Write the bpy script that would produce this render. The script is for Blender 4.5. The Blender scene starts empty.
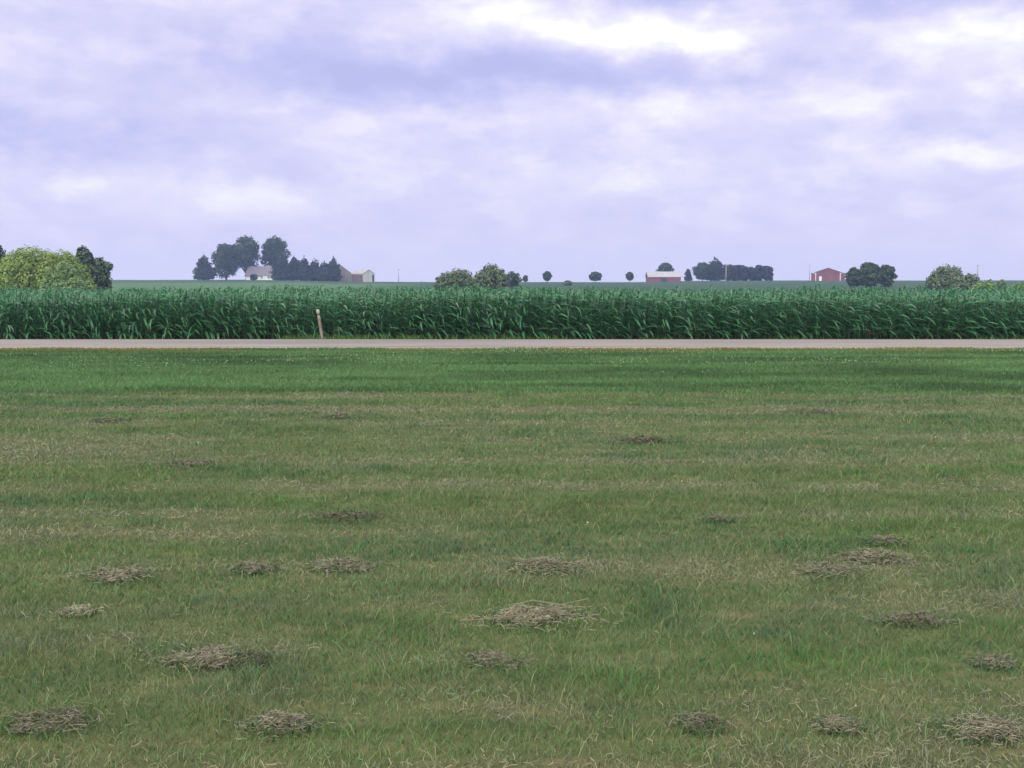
import bpy, bmesh, math, random
import numpy as np
from mathutils import Vector

S = bpy.context.scene
COL = S.collection
R = math.radians

# ------------------------------------------------------------------ camera numbers
F = 1098.0            # focal length in picture widths/1024
H = 2.05              # eye height
HOR = 281.0           # row of the eye level
PITCH = math.atan((384 - HOR) / F)

def ray(px, py):
    x = (px - 512) / F
    yc = (384 - py) / F
    ca, sa = math.cos(PITCH), math.sin(PITCH)
    return x, ca + yc * sa, -sa + yc * ca

def at(px, py, D):
    """the point at distance D that is seen at px, py"""
    x, y, z = ray(px, py)
    return x / y * D, D, H + z / y * D

def dist(py):
    """distance of flat ground seen at row py"""
    x, y, z = ray(512, py)
    return -H * y / z

# ------------------------------------------------------------------ numpy noise
def _hash(ix, iy, seed):
    n = (ix.astype(np.int64) * 374761393 + iy.astype(np.int64) * 668265263 + seed * 974634533) & 0xFFFFFFFF
    n = ((n ^ (n >> 13)) * 1274126177) & 0xFFFFFFFF
    return ((n ^ (n >> 16)) & 0xFFFF) / 65535.0

def vnoise(x, y, seed=0):
    x = np.asarray(x, float); y = np.asarray(y, float)
    ix = np.floor(x); iy = np.floor(y)
    fx = x - ix; fy = y - iy
    fx = fx * fx * (3 - 2 * fx); fy = fy * fy * (3 - 2 * fy)
    a = _hash(ix, iy, seed); b = _hash(ix + 1, iy, seed)
    c = _hash(ix, iy + 1, seed); d = _hash(ix + 1, iy + 1, seed)
    return (a * (1 - fx) + b * fx) * (1 - fy) + (c * (1 - fx) + d * fx) * fy

def fbm(x, y, seed=0, oct=4):
    t = 0; a = .5; n = 0
    for k in range(oct):
        t = t + a * vnoise(np.asarray(x) * 2 ** k, np.asarray(y) * 2 ** k, seed + 17 * k); n += a; a *= .5
    return t / n

def sstep(a, b, x):
    t = np.clip((np.asarray(x, float) - a) / (b - a), 0, 1)
    return t * t * (3 - 2 * t)

# ------------------------------------------------------------------ terrain
SKY_PX = np.array([-400, 0, 290, 335, 430, 640, 690, 730, 1024, 1500], float)
SKY_PY = np.array([279.9, 279.9, 279.9, 281.2, 281.9, 282.0, 281.0, 280.4, 280.4, 280.4], float)
CREST = 655.0

def terrain(x, y):
    x = np.asarray(x, float); y = np.asarray(y, float)
    px = 512 + F * x / np.maximum(y, 60)
    zc = H + (HOR - np.interp(px, SKY_PX, SKY_PY)) * CREST / F
    dip = -1.2 * sstep(48, 140, y)
    rise = (zc + 1.2) * np.clip((y - 140) / (CREST - 140), 0, 1) ** 1.05
    z = dip + rise
    z = z - 0.006 * np.maximum(y - CREST, 0)
    # mowing ridges and small humps of the lawn
    lawn = (1 - sstep(29, 32, y))
    z = z + lawn * (0.035 * (fbm(x * .35, y * .9, 3) - .5) + 0.03 * (fbm(x * 1.3, y * 2.4, 8) - .5))
    z = z + (sstep(150, 300, y)) * 0.5 * (fbm(x * .02, y * .02, 5) - .5)
    return z

def gz(x, y):
    return float(terrain(np.array([x]), np.array([y]))[0])

# ------------------------------------------------------------------ object helpers
def props(o, label=None, cat=None, group=None, kind=None):
    if label: o['label'] = label
    if cat: o['category'] = cat
    if group: o['group'] = group
    if kind: o['kind'] = kind
    return o

def empty(name, loc, rz=0.0):
    o = bpy.data.objects.new(name, None)
    o.empty_display_size = .3
    o.location = loc; o.rotation_euler = (0, 0, rz)
    COL.objects.link(o)
    return o

def np_mesh(name, V, Q, mat, tint=None, parent=None, smooth=False):
    """V (n,3), Q (m,4) -> one mesh object"""
    V = np.ascontiguousarray(V, np.float32); Q = np.ascontiguousarray(Q, np.int32)
    me = bpy.data.meshes.new(name)
    m, k = Q.shape
    me.vertices.add(len(V)); me.vertices.foreach_set('co', V.ravel())
    me.loops.add(m * k); me.loops.foreach_set('vertex_index', Q.ravel())
    me.polygons.add(m)
    me.polygons.foreach_set('loop_start', np.arange(0, m * k, k, dtype=np.int32))
    if smooth:
        me.polygons.foreach_set('use_smooth', np.ones(m, bool))
    me.update(calc_edges=True)
    if tint is not None:
        a = me.attributes.new('tint', 'FLOAT_COLOR', 'POINT')
        T = np.ones((len(V), 4), np.float32); T[:, :3] = tint
        a.data.foreach_set('color', T.ravel())
    me.materials.append(mat)
    o = bpy.data.objects.new(name, me)
    COL.objects.link(o)
    if parent: o.parent = parent
    return o

class MB:
    """collects quads of boxes and tubes, builds them as one mesh"""
    def __init__(self): self.v = []; self.f = []
    def add(self, verts, faces):
        n = len(self.v); self.v += [tuple(p) for p in verts]
        self.f += [tuple(n + i for i in fc) for fc in faces]
        return self
    def box(self, x0, x1, y0, y1, z0, z1):
        v = [(x0, y0, z0), (x1, y0, z0), (x1, y1, z0), (x0, y1, z0), (x0, y0, z1), (x1, y0, z1), (x1, y1, z1), (x0, y1, z1)]
        return self.add(v, [(0, 3, 2, 1), (4, 5, 6, 7), (0, 1, 5, 4), (1, 2, 6, 5), (2, 3, 7, 6), (3, 0, 4, 7)])
    def tube(self, pts, rad, n=7):
        pts = [Vector(p) for p in pts]; rings = []
        for i, p in enumerate(pts):
            d = (pts[min(i + 1, len(pts) - 1)] - pts[max(i - 1, 0)]).normalized()
            a = d.cross(Vector((0, 1, 0.02)));
            if a.length < .1: a = d.cross(Vector((1, 0, 0)))
            a.normalize(); b = d.cross(a)
            rings.append([p + (a * math.cos(t) + b * math.sin(t)) * rad[i] for t in [2 * math.pi * k / n for k in range(n)]])
        v = [q for r in rings for q in r]; f = []
        for i in range(len(pts) - 1):
            for k in range(n):
                f.append((i * n + k, i * n + (k + 1) % n, (i + 1) * n + (k + 1) % n, (i + 1) * n + k))
        f.append(tuple(range(n - 1, -1, -1))); f.append(tuple(range((len(pts) - 1) * n, len(pts) * n)))
        return self.add(v, f)
    def build(self, name, mat, parent=None, smooth=False, bevel=0):
        me = bpy.data.meshes.new(name); me.from_pydata(self.v, [], self.f)
        bm = bmesh.new(); bm.from_mesh(me)
        bmesh.ops.recalc_face_normals(bm, faces=bm.faces)
        if bevel: bmesh.ops.bevel(bm, geom=bm.edges[:], offset=bevel, segments=1, affect='EDGES')
        bm.to_mesh(me); bm.free()
        if smooth:
            for p in me.polygons: p.use_smooth = True
        me.materials.append(mat)
        o = bpy.data.objects.new(name, me); COL.objects.link(o)
        if parent: o.parent = parent
        return o

# ------------------------------------------------------------------ materials
def new_mat(name):
    m = bpy.data.materials.new(name); m.use_nodes = True
    nt = m.node_tree
    return m, nt, nt.nodes['Principled BSDF'], nt.nodes['Material Output']

def node(nt, t, **kw):
    n = nt.nodes.new(t)
    for k, v in kw.items():
        setattr(n, k, v)
    return n

def ramp(nt, fac, stops):
    r = node(nt, 'ShaderNodeValToRGB')
    e = r.color_ramp.elements
    while len(e) < len(stops): e.new(.5)
    for el, (p, c) in zip(e, stops):
        el.position = p; el.color = (*c, 1)
    nt.links.new(fac, r.inputs['Fac'])
    return r.outputs['Color']

def noise(nt, scale, detail=4, vec=None, stretch=None, rough=.55):
    if vec is None:
        vec = node(nt, 'ShaderNodeNewGeometry').outputs['Position']
    if stretch:
        mp = node(nt, 'ShaderNodeVectorMath', operation='MULTIPLY')
        mp.inputs[1].default_value = stretch
        nt.links.new(vec, mp.inputs[0]); vec = mp.outputs[0]
    n = node(nt, 'ShaderNodeTexNoise')
    n.inputs['Scale'].default_value = scale; n.inputs['Detail'].default_value = detail
    n.inputs['Roughness'].default_value = rough
    nt.links.new(vec, n.inputs['Vector'])
    return n.outputs['Fac']

def mixc(nt, fac, a, b, mode='MIX'):
    m = node(nt, 'ShaderNodeMix', data_type='RGBA', blend_type=mode)
    if isinstance(fac, (int, float)): m.inputs[0].default_value = fac
    else: nt.links.new(fac, m.inputs[0])
    for i, c in ((6, a), (7, b)):
        if isinstance(c, tuple): m.inputs[i].default_value = (*c, 1)
        else: nt.links.new(c, m.inputs[i])
    return m.outputs[2]

def leaf_mat(name, rough=.6, trans=.3, spec=.3):
    """leaf material: colour from the leaf's own tint, part of the light passes through"""
    m, nt, bs, out = new_mat(name)
    at_ = node(nt, 'ShaderNodeAttribute', attribute_name='tint')
    nt.links.new(at_.outputs['Color'], bs.inputs['Base Color'])
    bs.inputs['Roughness'].default_value = rough
    bs.inputs['Specular IOR Level'].default_value = spec
    tr = node(nt, 'ShaderNodeBsdfTranslucent')
    nt.links.new(at_.outputs['Color'], tr.inputs['Color'])
    mx = node(nt, 'ShaderNodeMixShader'); mx.inputs[0].default_value = trans
    nt.links.new(bs.outputs[0], mx.inputs[1]); nt.links.new(tr.outputs[0], mx.inputs[2])
    nt.links.new(mx.outputs[0], out.inputs['Surface'])
    return m

def rough_mat(name, c1, c2, scale=2.0, rough=.85, stretch=None, spec=.2, bump=0.0):
    m, nt, bs, out = new_mat(name)
    tc = node(nt, 'ShaderNodeTexCoord').outputs['Object']
    f = noise(nt, scale, 5, vec=tc, stretch=stretch)
    nt.links.new(ramp(nt, f, [(.3, c1), (.7, c2)]), bs.inputs['Base Color'])
    bs.inputs['Roughness'].default_value = rough
    bs.inputs['Specular IOR Level'].default_value = spec
    if bump:
        b = node(nt, 'ShaderNodeBump'); b.inputs['Strength'].default_value = bump
        nt.links.new(f, b.inputs['Height']); nt.links.new(b.outputs[0], bs.inputs['Normal'])
    return m

def siding_mat(name, c1, c2, pitch=.9, rough=.6):
    """ribbed sheet metal or boards: streaky colour plus vertical ribs"""
    m, nt, bs, out = new_mat(name)
    tc = node(nt, 'ShaderNodeTexCoord').outputs['Object']
    f = noise(nt, .8, 4, vec=tc, stretch=(1, 1, .15))
    nt.links.new(ramp(nt, f, [(.3, c1), (.7, c2)]), bs.inputs['Base Color'])
    bs.inputs['Roughness'].default_value = rough
    w = node(nt, 'ShaderNodeTexWave', wave_type='BANDS', bands_direction='DIAGONAL')
    w.inputs['Scale'].default_value = 1 / pitch
    mp = node(nt, 'ShaderNodeVectorMath', operation='MULTIPLY'); mp.inputs[1].default_value = (1, 1, 0)
    nt.links.new(tc, mp.inputs[0]); nt.links.new(mp.outputs[0], w.inputs['Vector'])
    b = node(nt, 'ShaderNodeBump'); b.inputs['Strength'].default_value = .3
    nt.links.new(w.outputs['Fac'], b.inputs['Height']); nt.links.new(b.outputs[0], bs.inputs['Normal'])
    return m

M_GRASS = leaf_mat('grass_blades', .65, .3, .2)
M_CORN = leaf_mat('corn_leaves', .36, .46, .5)
M_LEAF = leaf_mat('tree_leaves', .6, .25, .25)
M_HAY = leaf_mat('dry_hay', .8, .1, .15)
M_FLOWER = leaf_mat('clover_heads', .7, .2, .2)
M_BARK = rough_mat('bark', (.06, .05, .04), (.14, .12, .10), 3, stretch=(1, 1, .3), bump=.5)
M_POLE = rough_mat('weathered_pole', (.16, .14, .13), (.30, .28, .26), 3, stretch=(1, 1, .2))
M_POST = rough_mat('post_wood', (.11, .095, .085), (.25, .22, .20), 9, stretch=(1, 1, .12), bump=.6)
M_CAP = rough_mat('bleached_wood', (.22, .21, .19), (.32, .31, .28), 9, bump=.4)
M_RED = siding_mat('red_siding', (.080, .018, .032), (.115, .027, .042))
M_DARKRED = siding_mat('dark_red_siding', (.10, .022, .035), (.14, .034, .046))
M_WHITEROOF = siding_mat('pale_metal_roof', (.22, .215, .235), (.28, .275, .295))
M_TRIM = rough_mat('white_trim', (.46, .46, .47), (.56, .56, .57), 2)
M_TAN = siding_mat('weathered_pale_siding', (.13, .115, .115), (.19, .17, .17))
M_GREYWALL = siding_mat('pale_grey_siding', (.30, .30, .29), (.38, .38, .37))
M_BROWNWALL = siding_mat('brown_red_siding', (.085, .055, .055), (.12, .075, .07))
M_GREYROOF = siding_mat('grey_metal_roof', (.22, .20, .21), (.29, .27, .28))
M_SHINGLE = rough_mat('faded_shingles', (.095, .085, .105), (.15, .135, .16), 1.5, stretch=(1, 1, 3))
M_HOUSE = rough_mat('white_clapboard', (.42, .42, .42), (.54, .54, .53), 2, stretch=(.3, .3, 6))
M_DARK = rough_mat('dark_opening', (.03, .03, .035), (.05, .05, .055), 2)
M_GLASS, _nt, _b, _o = new_mat('window_glass')
_b.inputs['Base Color'].default_value = (.03, .035, .04, 1); _b.inputs['Roughness'].default_value = .12

# ------------------------------------------------------------------ ground
def build_ground():
    ys = np.concatenate([np.arange(-40, 2, 2.0), np.arange(2, 33, .12), np.arange(33, 60, 1.0),
                         np.arange(60, 700, 10.0), np.arange(700, 1501, 50.0)])
    xs0 = np.concatenate([-np.geomspace(900, 24, 40), np.arange(-23.8, 23.9, .2), np.geomspace(24, 900, 40)])
    X, Y = np.meshgrid(xs0, ys)
    Z = terrain(X, Y)
    V = np.stack([X, Y, Z], -1).reshape(-1, 3)
    ny, nx = X.shape
    i = np.arange(ny - 1)[:, None] * nx + np.arange(nx - 1)[None]
    Q = np.stack([i, i + 1, i + nx + 1, i + nx], -1).reshape(-1, 4)
    m, nt, bs, out = new_mat('ground_soil_and_fields')
    pos = node(nt, 'ShaderNodeNewGeometry').outputs['Position']
    sep = node(nt, 'ShaderNodeSeparateXYZ'); nt.links.new(pos, sep.inputs[0])
    def mr(src, a, b):
        n = node(nt, 'ShaderNodeMapRange'); n.inputs[1].default_value = a; n.inputs[2].default_value = b
        nt.links.new(src, n.inputs[0]); return n.outputs[0]
    thatch = ramp(nt, noise(nt, 3.0, 6, stretch=(.6, 1.6, 1)), [(.3, (.045, .065, .024)), (.55, (.075, .085, .035)), (.8, (.14, .115, .06))])
    soil = ramp(nt, noise(nt, 1.5, 5), [(.3, (.035, .028, .02)), (.7, (.07, .055, .04))])
    fieldr = ramp(nt, noise(nt, .12, 5, stretch=(.4, 1.0, 1)), [(.3, (.022, .054, .030)), (.7, (.034, .070, .036))])
    fieldl = ramp(nt, noise(nt, .12, 5, stretch=(.4, 1.0, 1)), [(.3, (.045, .098, .045)), (.7, (.062, .122, .052))])
    # the left field is lighter up to a darker crop on the crest
    wob = node(nt, 'ShaderNodeMath', operation='MULTIPLY_ADD')
    nt.links.new(noise(nt, .03, 3), wob.inputs[0]); wob.inputs[1].default_value = 30; nt.links.new(sep.outputs[0], wob.inputs[2])
    left = mr(wob.outputs[0], -18, -34)
    near = mr(sep.outputs[1], 500, 470)
    lf = node(nt, 'ShaderNodeMath', operation='MULTIPLY'); nt.links.new(left, lf.inputs[0]); nt.links.new(near, lf.inputs[1])
    field = mixc(nt, lf.outputs[0], fieldr, fieldl)
    c = mixc(nt, mr(sep.outputs[1], 33.0, 33.6), thatch, soil)
    c = mixc(nt, mr(sep.outputs[1], 70, 120), c, field)
    nt.links.new(c, bs.inputs['Base Color'])
    bs.inputs['Roughness'].default_value = .95; bs.inputs['Specular IOR Level'].default_value = .1
    o = np_mesh('ground', V, Q, m, smooth=True)
    props(o, kind='structure')
build_ground()

def build_road():
    m, nt, bs, out = new_mat('worn_pale_pavement')
    f1 = noise(nt, 1.0, 5, stretch=(.05, 1.3, 1))
    f2 = noise(nt, 45, 3)
    f3 = noise(nt, .5, 4, stretch=(.25, 1, 1))
    c = ramp(nt, f1, [(.35, (.078, .074, .069)), (.65, (.165, .152, .141))])
    c = mixc(nt, .3, c, ramp(nt, f2, [(.3, (.10, .09, .085)), (.7, (.27, .24, .23))]))
    c = mixc(nt, .35, c, ramp(nt, f3, [(.35, (.13, .115, .11)), (.65, (.23, .20, .19))]))
    nt.links.new(c, bs.inputs['Base Color'])
    bs.inputs['Roughness'].default_value = .85
    xs = np.arange(-160, 161, 2.0)
    prof = [(33.35, -.05), (33.40, .060), (34.3, .095), (35.5, .125), (36.7, .095), (37.7, .06), (37.75, -.05)]
    V = []; 
    for x in xs:
        for (y, z) in prof: V.append((x, y, z))
    n = len(prof); Q = [(i * n + k, (i + 1) * n + k, (i + 1) * n + k + 1, i * n + k + 1) for i in range(len(xs) - 1) for k in range(n - 1)]
    props(np_mesh('road', V, Q, m), kind='structure')
    # gravel shoulder on both sides
    g = rough_mat('gravel_shoulder', (.15, .125, .095), (.26, .225, .18), 20, bump=.6)
    for nm, y0, y1, z1 in (('gravel_shoulder', 32.85, 33.36, .050), ('gravel_shoulder', 37.74, 38.35, .045)):
        V = []; a, b = (y0, y1) if y0 < 35 else (y1, y0)
        rng = np.random.default_rng(4)
        for x in np.arange(-160, 161, .5):
            j = (rng.random() - .5) * .16
            V += [(x, a + j, -.03), (x, a + (b - a) * .4 + j * .6, z1 * .55), (x, b, z1)]
        k = len(V) // 3
        Q = [(i * 3 + c, (i + 1) * 3 + c, (i + 1) * 3 + c + 1, i * 3 + c + 1) for i in range(k - 1) for c in range(2)]
        props(np_mesh(nm, V, Q, g), kind='structure')
build_road()

CLUMPS = [
    # px, py (middle of the clump), width px, height px, tone, label
    (272, 720, 62, 30, .95, 'ragged grey-brown clump of cut grass nearest the bottom edge, left of the middle'),
    (34, 721, 90, 16, .75, 'long low dry clump at the lower left corner of the lawn'),
    (706, 724, 46, 13, .72, 'small faint dry clump between two bigger ones near the bottom edge'),
    (851, 724, 44, 16, .95, 'small pale clump beside the big one in the lower right corner'),
    (1000, 724, 84, 28, .95, 'big loose straw heap cut by the lower right corner'),
    (196, 656, 90, 15, 1.0, 'low tan ridge of cut grass trailing into a dark matted patch'),
    (240, 661, 46, 9, .42, 'dark matted patch of cut grass at the end of the low tan ridge'),
    (492, 658, 52, 14, .85, 'faint greyish clump just in front of the heap with long stalks'),
    (534, 612, 92, 28, 1.1, 'straw heap with long pale stalks sticking out sideways'),
    (1008, 660, 40, 22, .8, 'dry clump at the right edge above the corner heap'),
    (545, 564, 62, 16, .95, 'compact brown clump just behind the heap with long stalks'),
    (338, 563, 58, 17, .95, 'rounded greyish clump left of the compact brown one'),
    (250, 568, 44, 10, .8, 'thin dry clump just left of the rounded greyish one'),
    (110, 574, 76, 14, 1.0, 'broad pale flattened clump on the left side of the lawn'),
    (68, 612, 30, 12, 1.25, 'little straw-coloured tuft in front of the broad pale clump'),
    (880, 554, 56, 22, .95, 'tall brown clump at the upper end of a diagonal trail of hay'),
    (836, 570, 56, 14, .9, 'sparse clump at the lower end of a diagonal trail of hay'),
    (922, 617, 52, 20, .8, 'round purplish-brown clump alone on the right side'),
    (344, 517, 62, 11, .65, 'dark brown flat clump in the middle distance, left of centre'),
    (724, 519, 28, 11, .9, 'small brown clump in the middle distance, right of centre'),
    (645, 439, 46, 11, .70, 'dark brown clump alone in the far part of the mown lawn'),
    (186, 464, 52, 7, .9, 'flat tan clump far out on the left part of the lawn'),
    (892, 541, 40, 9, .85, 'low clump just behind the tall brown one on the right'),
    (812, 411, 44, 7, .75, 'brownish patch of clippings farthest to the right below the green strip'),
    (338, 417, 30, 6, .75, 'small brown patch of clippings near the far edge of the mown lawn, left of centre'),
    (108, 420, 34, 6, .75, 'small brown patch of clippings near the far edge of the mown lawn, at the left'),
]

# ------------------------------------------------------------------ lawn
ROWS = np.array([3.6, 4.4, 5.15, 5.98, 6.85, 7.75, 8.65, 9.5, 10.8, 12.3, 13.2, 14.1, 15.6, 17.4, 19.3])
MOWN = 20.4            # the mown part ends here, a greener strip follows up to the road

def dryness(x, y):
    """0 fresh green .. 1 covered in dry clippings"""
    d = np.zeros_like(x)
    for i, r in enumerate(ROWS):
        wob = .24 * (fbm(x * .30, np.full_like(x, i * 7.3), 21) - .5)
        wid = .17 + .015 * r + .14 * vnoise(x * .5, np.full_like(x, i * 3.1), 22)
        amp = .35 + .9 * sstep(.25, .75, fbm(x * .26, np.full_like(x, i * 5.7), 23))
        d += amp * np.exp(-((y - r - wob) / wid) ** 2)
    d = .80 * d + .14 * sstep(7, 15, y) + .60 * (fbm(x * .30, y * .95, 31) - .5) + .75 * (fbm(x * .10, y * 1.5, 37) - .5) + .5 * (fbm(x * .16, y * 4.2, 38) - .5) + .95 * (fbm(x * 1.5, y * 2.6, 33) - .5) + .5 * (fbm(x * 5, y * 6, 35) - .5)
    d = d - .05
    far = sstep(MOWN - .15, MOWN + .10, y + .25 * (fbm(x * .5, y * 0, 40) - .5))
    return d * (1 - far) + far * (-.35)

PAL = {
    'lush': np.array([.076, .160, .044]), 'deep': np.array([.042, .110, .046]), 'yell': np.array([.094, .140, .046]),
    'dry': np.array([.172, .190, .108]), 'grey': np.array([.142, .168, .104]), 'strip': np.array([.066, .138, .050]),
}

def blades(x, y, h, w, tint, rng, lean=.55):
    n = len(x)
    z = terrain(x, y)
    a = rng.random(n) * 2 * math.pi
    fx, fy = np.cos(a), np.sin(a)                     # width direction
    b = rng.random(n) * 2 * math.pi
    ln = lean * (.2 + rng.random(n)) * h
    lx, ly = np.cos(b) * ln, np.sin(b) * ln
    V = np.empty((n, 6, 3), np.float32)
    for k, (t, ww) in enumerate(((0, 1.0), (.55, .8), (1.0, .12))):
        cx = x + lx * t ** 1.8; cy = y + ly * t ** 1.8; cz = z - .006 + h * t * (1 - .18 * t)
        V[:, 2 * k] = np.stack([cx - fx * w * ww / 2, cy - fy * w * ww / 2, cz], -1)
        V[:, 2 * k + 1] = np.stack([cx + fx * w * ww / 2, cy + fy * w * ww / 2, cz], -1)
    base = np.arange(n)[:, None] * 6
    Q = np.concatenate([base + np.array([0, 1, 3, 2]), base + np.array([2, 3, 5, 4])])
    T = np.repeat(tint[:, None, :], 6, 1)
    return V.reshape(-1, 3), Q, T.reshape(-1, 3)

def scatter(rng, y0, y1, dens, margin):
    out = []
    edges = np.linspace(y0, y1, max(2, int((y1 - y0) / .5) + 1))
    for a, b in zip(edges[:-1], edges[1:]):
        half = .4664 * b * 1.02 + margin
        n = int(dens * (b - a) * 2 * half)
        out.append(np.stack([(rng.random(n) * 2 - 1) * half, a + (b - a) * rng.random(n)], -1))
    P = np.concatenate(out)
    return P[:, 0], P[:, 1]

def build_lawn():
    rng = np.random.default_rng(11)
    Vs, Qs, Ts = [], [], []; off = 0
    def put(V, Q, T):
        nonlocal off
        Vs.append(V); Qs.append(Q + off); Ts.append(T); off += len(V)
    for (y0, y1, dens, w, mg) in ((2.6, 4.2, 1500, .0045, 1.9), (4.2, 7, 4200, .0042, 1.9), (7, 11, 2600, .0058, 1.9), (11, 16, 1500, .008, 2.0), (16, MOWN + .4, 1050, .011, 2.0)):
        x, y = scatter(rng, y0, y1, dens, mg)
        d = dryness(x, y) + .30 * rng.standard_normal(len(x))
        g = sstep(.3, .7, .6 * fbm(x * .6, y * 1.1, 51) + .4 * fbm(x * 4, y * 4, 52) + .2 * (rng.random(len(x)) - .5))[:, None]
        r = rng.random(len(x))
        lush = PAL['deep'] * (1 - g) + PAL['lush'] * g
        yl = sstep(.42, .72, .6 * fbm(x * .25, y * .6, 57) + .4 * fbm(x * 3, y * 3, 58) + .25 * (rng.random(len(x)) - .5))[:, None]
        green = lush * (1 - yl) + (PAL['yell'] * .75 + lush * .25) * yl
        dry = np.where((r < .5)[:, None], PAL['dry'], PAL['grey'])
        k = .95 * sstep(.08, .92, d)[:, None]
        tint = (green * (1 - k) + dry * k) * (.76 + .52 * rng.random(len(x)) + .4 * (fbm(x * 3.5, y * 3.5, 59) - .5))[:, None]
        tuft = .88 * fbm(x * 2.2, y * 2.2, 61)
        h = (.028 + .040 * rng.random(len(x)) + .045 * sstep(.45, .75, tuft)) * (1 - .38 * k[:, 0])
        stalk = rng.random(len(x)) < .022                      # pale stems that the mower missed
        h = np.where(stalk, h * 1.5 + .02, h); tint = np.where(stalk[:, None], np.array([.17, .20, .09]), tint)
        put(*blades(x, y, h, w * (.7 + .6 * rng.random(len(x))), tint, rng, .9))
    # blades growing up around and through the clumps of cut grass
    for (px, py, wp, hp, tone, lab) in CLUMPS:
        D = dist(py + hp * .3); n = int(min(420, 30 + 520 * (wp / F * D) * min(1, 9 / D)))
        ang = rng.random(n) * 6.283; q = .35 + .85 * rng.random(n) ** .6
        x = (px - 512) / F * D + np.cos(ang) * q * wp / F * D * .5; y = D + np.sin(ang) * q * max(.10, min(.4 * wp / F * D, .30))
        g = rng.random(n)[:, None]
        tint = (PAL['deep'] * (1 - g) + PAL['yell'] * g) * (.7 + .6 * rng.random(n))[:, None]
        put(*blades(x, y, .045 + .055 * rng.random(n), max(.004, .55 * D / F) * (.7 + .6 * rng.random(n)), tint, rng, .9))
    # the greener strip along the road
    for (y0, y1, dens, w) in ((MOWN - .2, 26, 750, .014), (26, 33.1, 520, .018)):
        x, y = scatter(rng, y0, y1, dens, 6.0)
        g = fbm(x * .35, y * .8, 71)
        tint = PAL['strip'] * (.62 + .9 * sstep(.25, .75, .5 * g + .5 * fbm(x * .15, y * 1.6, 72)))[:, None] * (.7 + .5 * rng.random(len(x)))[:, None]
        # yellow brown grass beside the gravel, patchy along the road
        e = sstep(30.6, 32.6, y + 1.2 * (fbm(x * .12, y * 0, 75) - .5)) * sstep(.30, .6, fbm(x * .16, y * .3, 77))
        e = np.clip(e * (.4 + .8 * rng.random(len(x))), 0, 1)[:, None]
        tint = tint * (1 - e) + np.array([.15, .145, .04]) * e
        h = .05 + .05 * rng.random(len(x)) + .03 * sstep(.5, .8, fbm(x * .9, y * .9, 73))
        tuftline = np.exp(-((y - MOWN - .15) / .12) ** 2) * sstep(.45, .7, fbm(x * 1.3, y * 0, 79))
        h = h + .05 * tuftline
        put(*blades(x, y, h, w * (.7 + .6 * rng.random(len(x))), tint, rng, .7))
    # sparse rough grass between the road and the corn
    x = (rng.random(9000) * 2 - 1) * 22; y = 38.1 + .95 * rng.random(9000)
    pat = sstep(.45, .7, fbm(x * .3, y * .2, 81)) + ((x > -8.0) & (x < -3.2))
    keep = rng.random(9000) < .04 + .5 * pat
    x, y = x[keep], y[keep]
    tint = np.array([.07, .14, .03]) * (.6 + .8 * rng.random(len(x)))[:, None]
    h = .08 + .20 * rng.random(len(x)) * np.clip(pat[keep], .2, 1)
    put(*blades(x, y, h, .02 * (.6 + .8 * rng.random(len(x))), tint, rng, .6))
    o = np_mesh('grass', np.concatenate(Vs), np.concatenate(Qs), M_GRASS, np.concatenate(Ts))
    props(o, 'short mown lawn grass, green with faded stripes', 'grass', kind='stuff')

    # flat lying dry clippings in rows
    Vs, Qs, Ts = [], [], []; off = 0
    for (y0, y1, dens, w) in ((2.6, 8, 3400, .0026), (8, 13, 1700, .0042), (13, MOWN, 800, .006)):
        x, y = scatter(rng, y0, y1, dens, 1.9)
        d = dryness(x, y)
        keep = rng.random(len(x)) < .006 + .34 * sstep(.40, 1.2, d)
        x, y = x[keep], y[keep]; n = len(x)
        z = terrain(x, y) + .004 + .034 * rng.random(n)
        a = rng.random(n) * 6.283; L = .018 + .045 * rng.random(n) ** 1.8
        dz = (rng.random(n) - .45) * .045
        bend = (rng.random(n) - .5) * .05
        V = np.empty((n, 6, 3), np.float32)
        for k, t in enumerate((-.5, 0, .5)):
            bx = np.cos(a) * L * t - np.sin(a) * bend * (1 - 4 * t * t); by = np.sin(a) * L * t + np.cos(a) * bend * (1 - 4 * t * t)
            zz = z + dz * t * 2
            V[:, 2 * k] = np.stack([x + bx - np.sin(a) * w * .5, y + by + np.cos(a) * w * .5, zz + w * .3], -1)
            V[:, 2 * k + 1] = np.stack([x + bx + np.sin(a) * w * .5, y + by - np.cos(a) * w * .5, zz - w * .3], -1)
        base = np.arange(n)[:, None] * 6
        Qs.append(np.concatenate([base + np.array([0, 1, 3, 2]), base + np.array([2, 3, 5, 4])]) + off); off += n * 6
        t = np.where((rng.random(n) < .55)[:, None], np.array([.185, .180, .115]), np.array([.145, .145, .100])) * (.7 + .6 * rng.random(n))[:, None]
        Vs.append(V.reshape(-1, 3)); Ts.append(np.repeat(t[:, None], 6, 1).reshape(-1, 3))
    o = np_mesh('dry_clippings', np.concatenate(Vs), np.concatenate(Qs), M_HAY, np.concatenate(Ts))
    props(o, 'thin rows of dry cut grass left lying across the lawn', 'clippings', kind='stuff')

    # white clover heads, mostly in the strip beside the road
    P = []
    for _ in range(60000):
        x = rng.uniform(-18, 18); y = rng.uniform(23, 31.8)
        c = float(sstep(.50, .72, fbm(np.array([x * .22]), np.array([y * .55]), 91))[0])
        if rng.random() < .07 * c * (.35 if x < -6 else 1) + .0008: P.append((x, y))
        if len(P) > 1800: break
    for _ in range(26):
        D = rng.uniform(4.6, 19); P.append((rng.uniform(-.46, .46) * D, D))
    P = np.array(P); n = len(P)
    z = terrain(P[:, 0], P[:, 1]); hh = np.where(P[:, 1] > 20, .10, .055) + .02 * rng.random(n)
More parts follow.
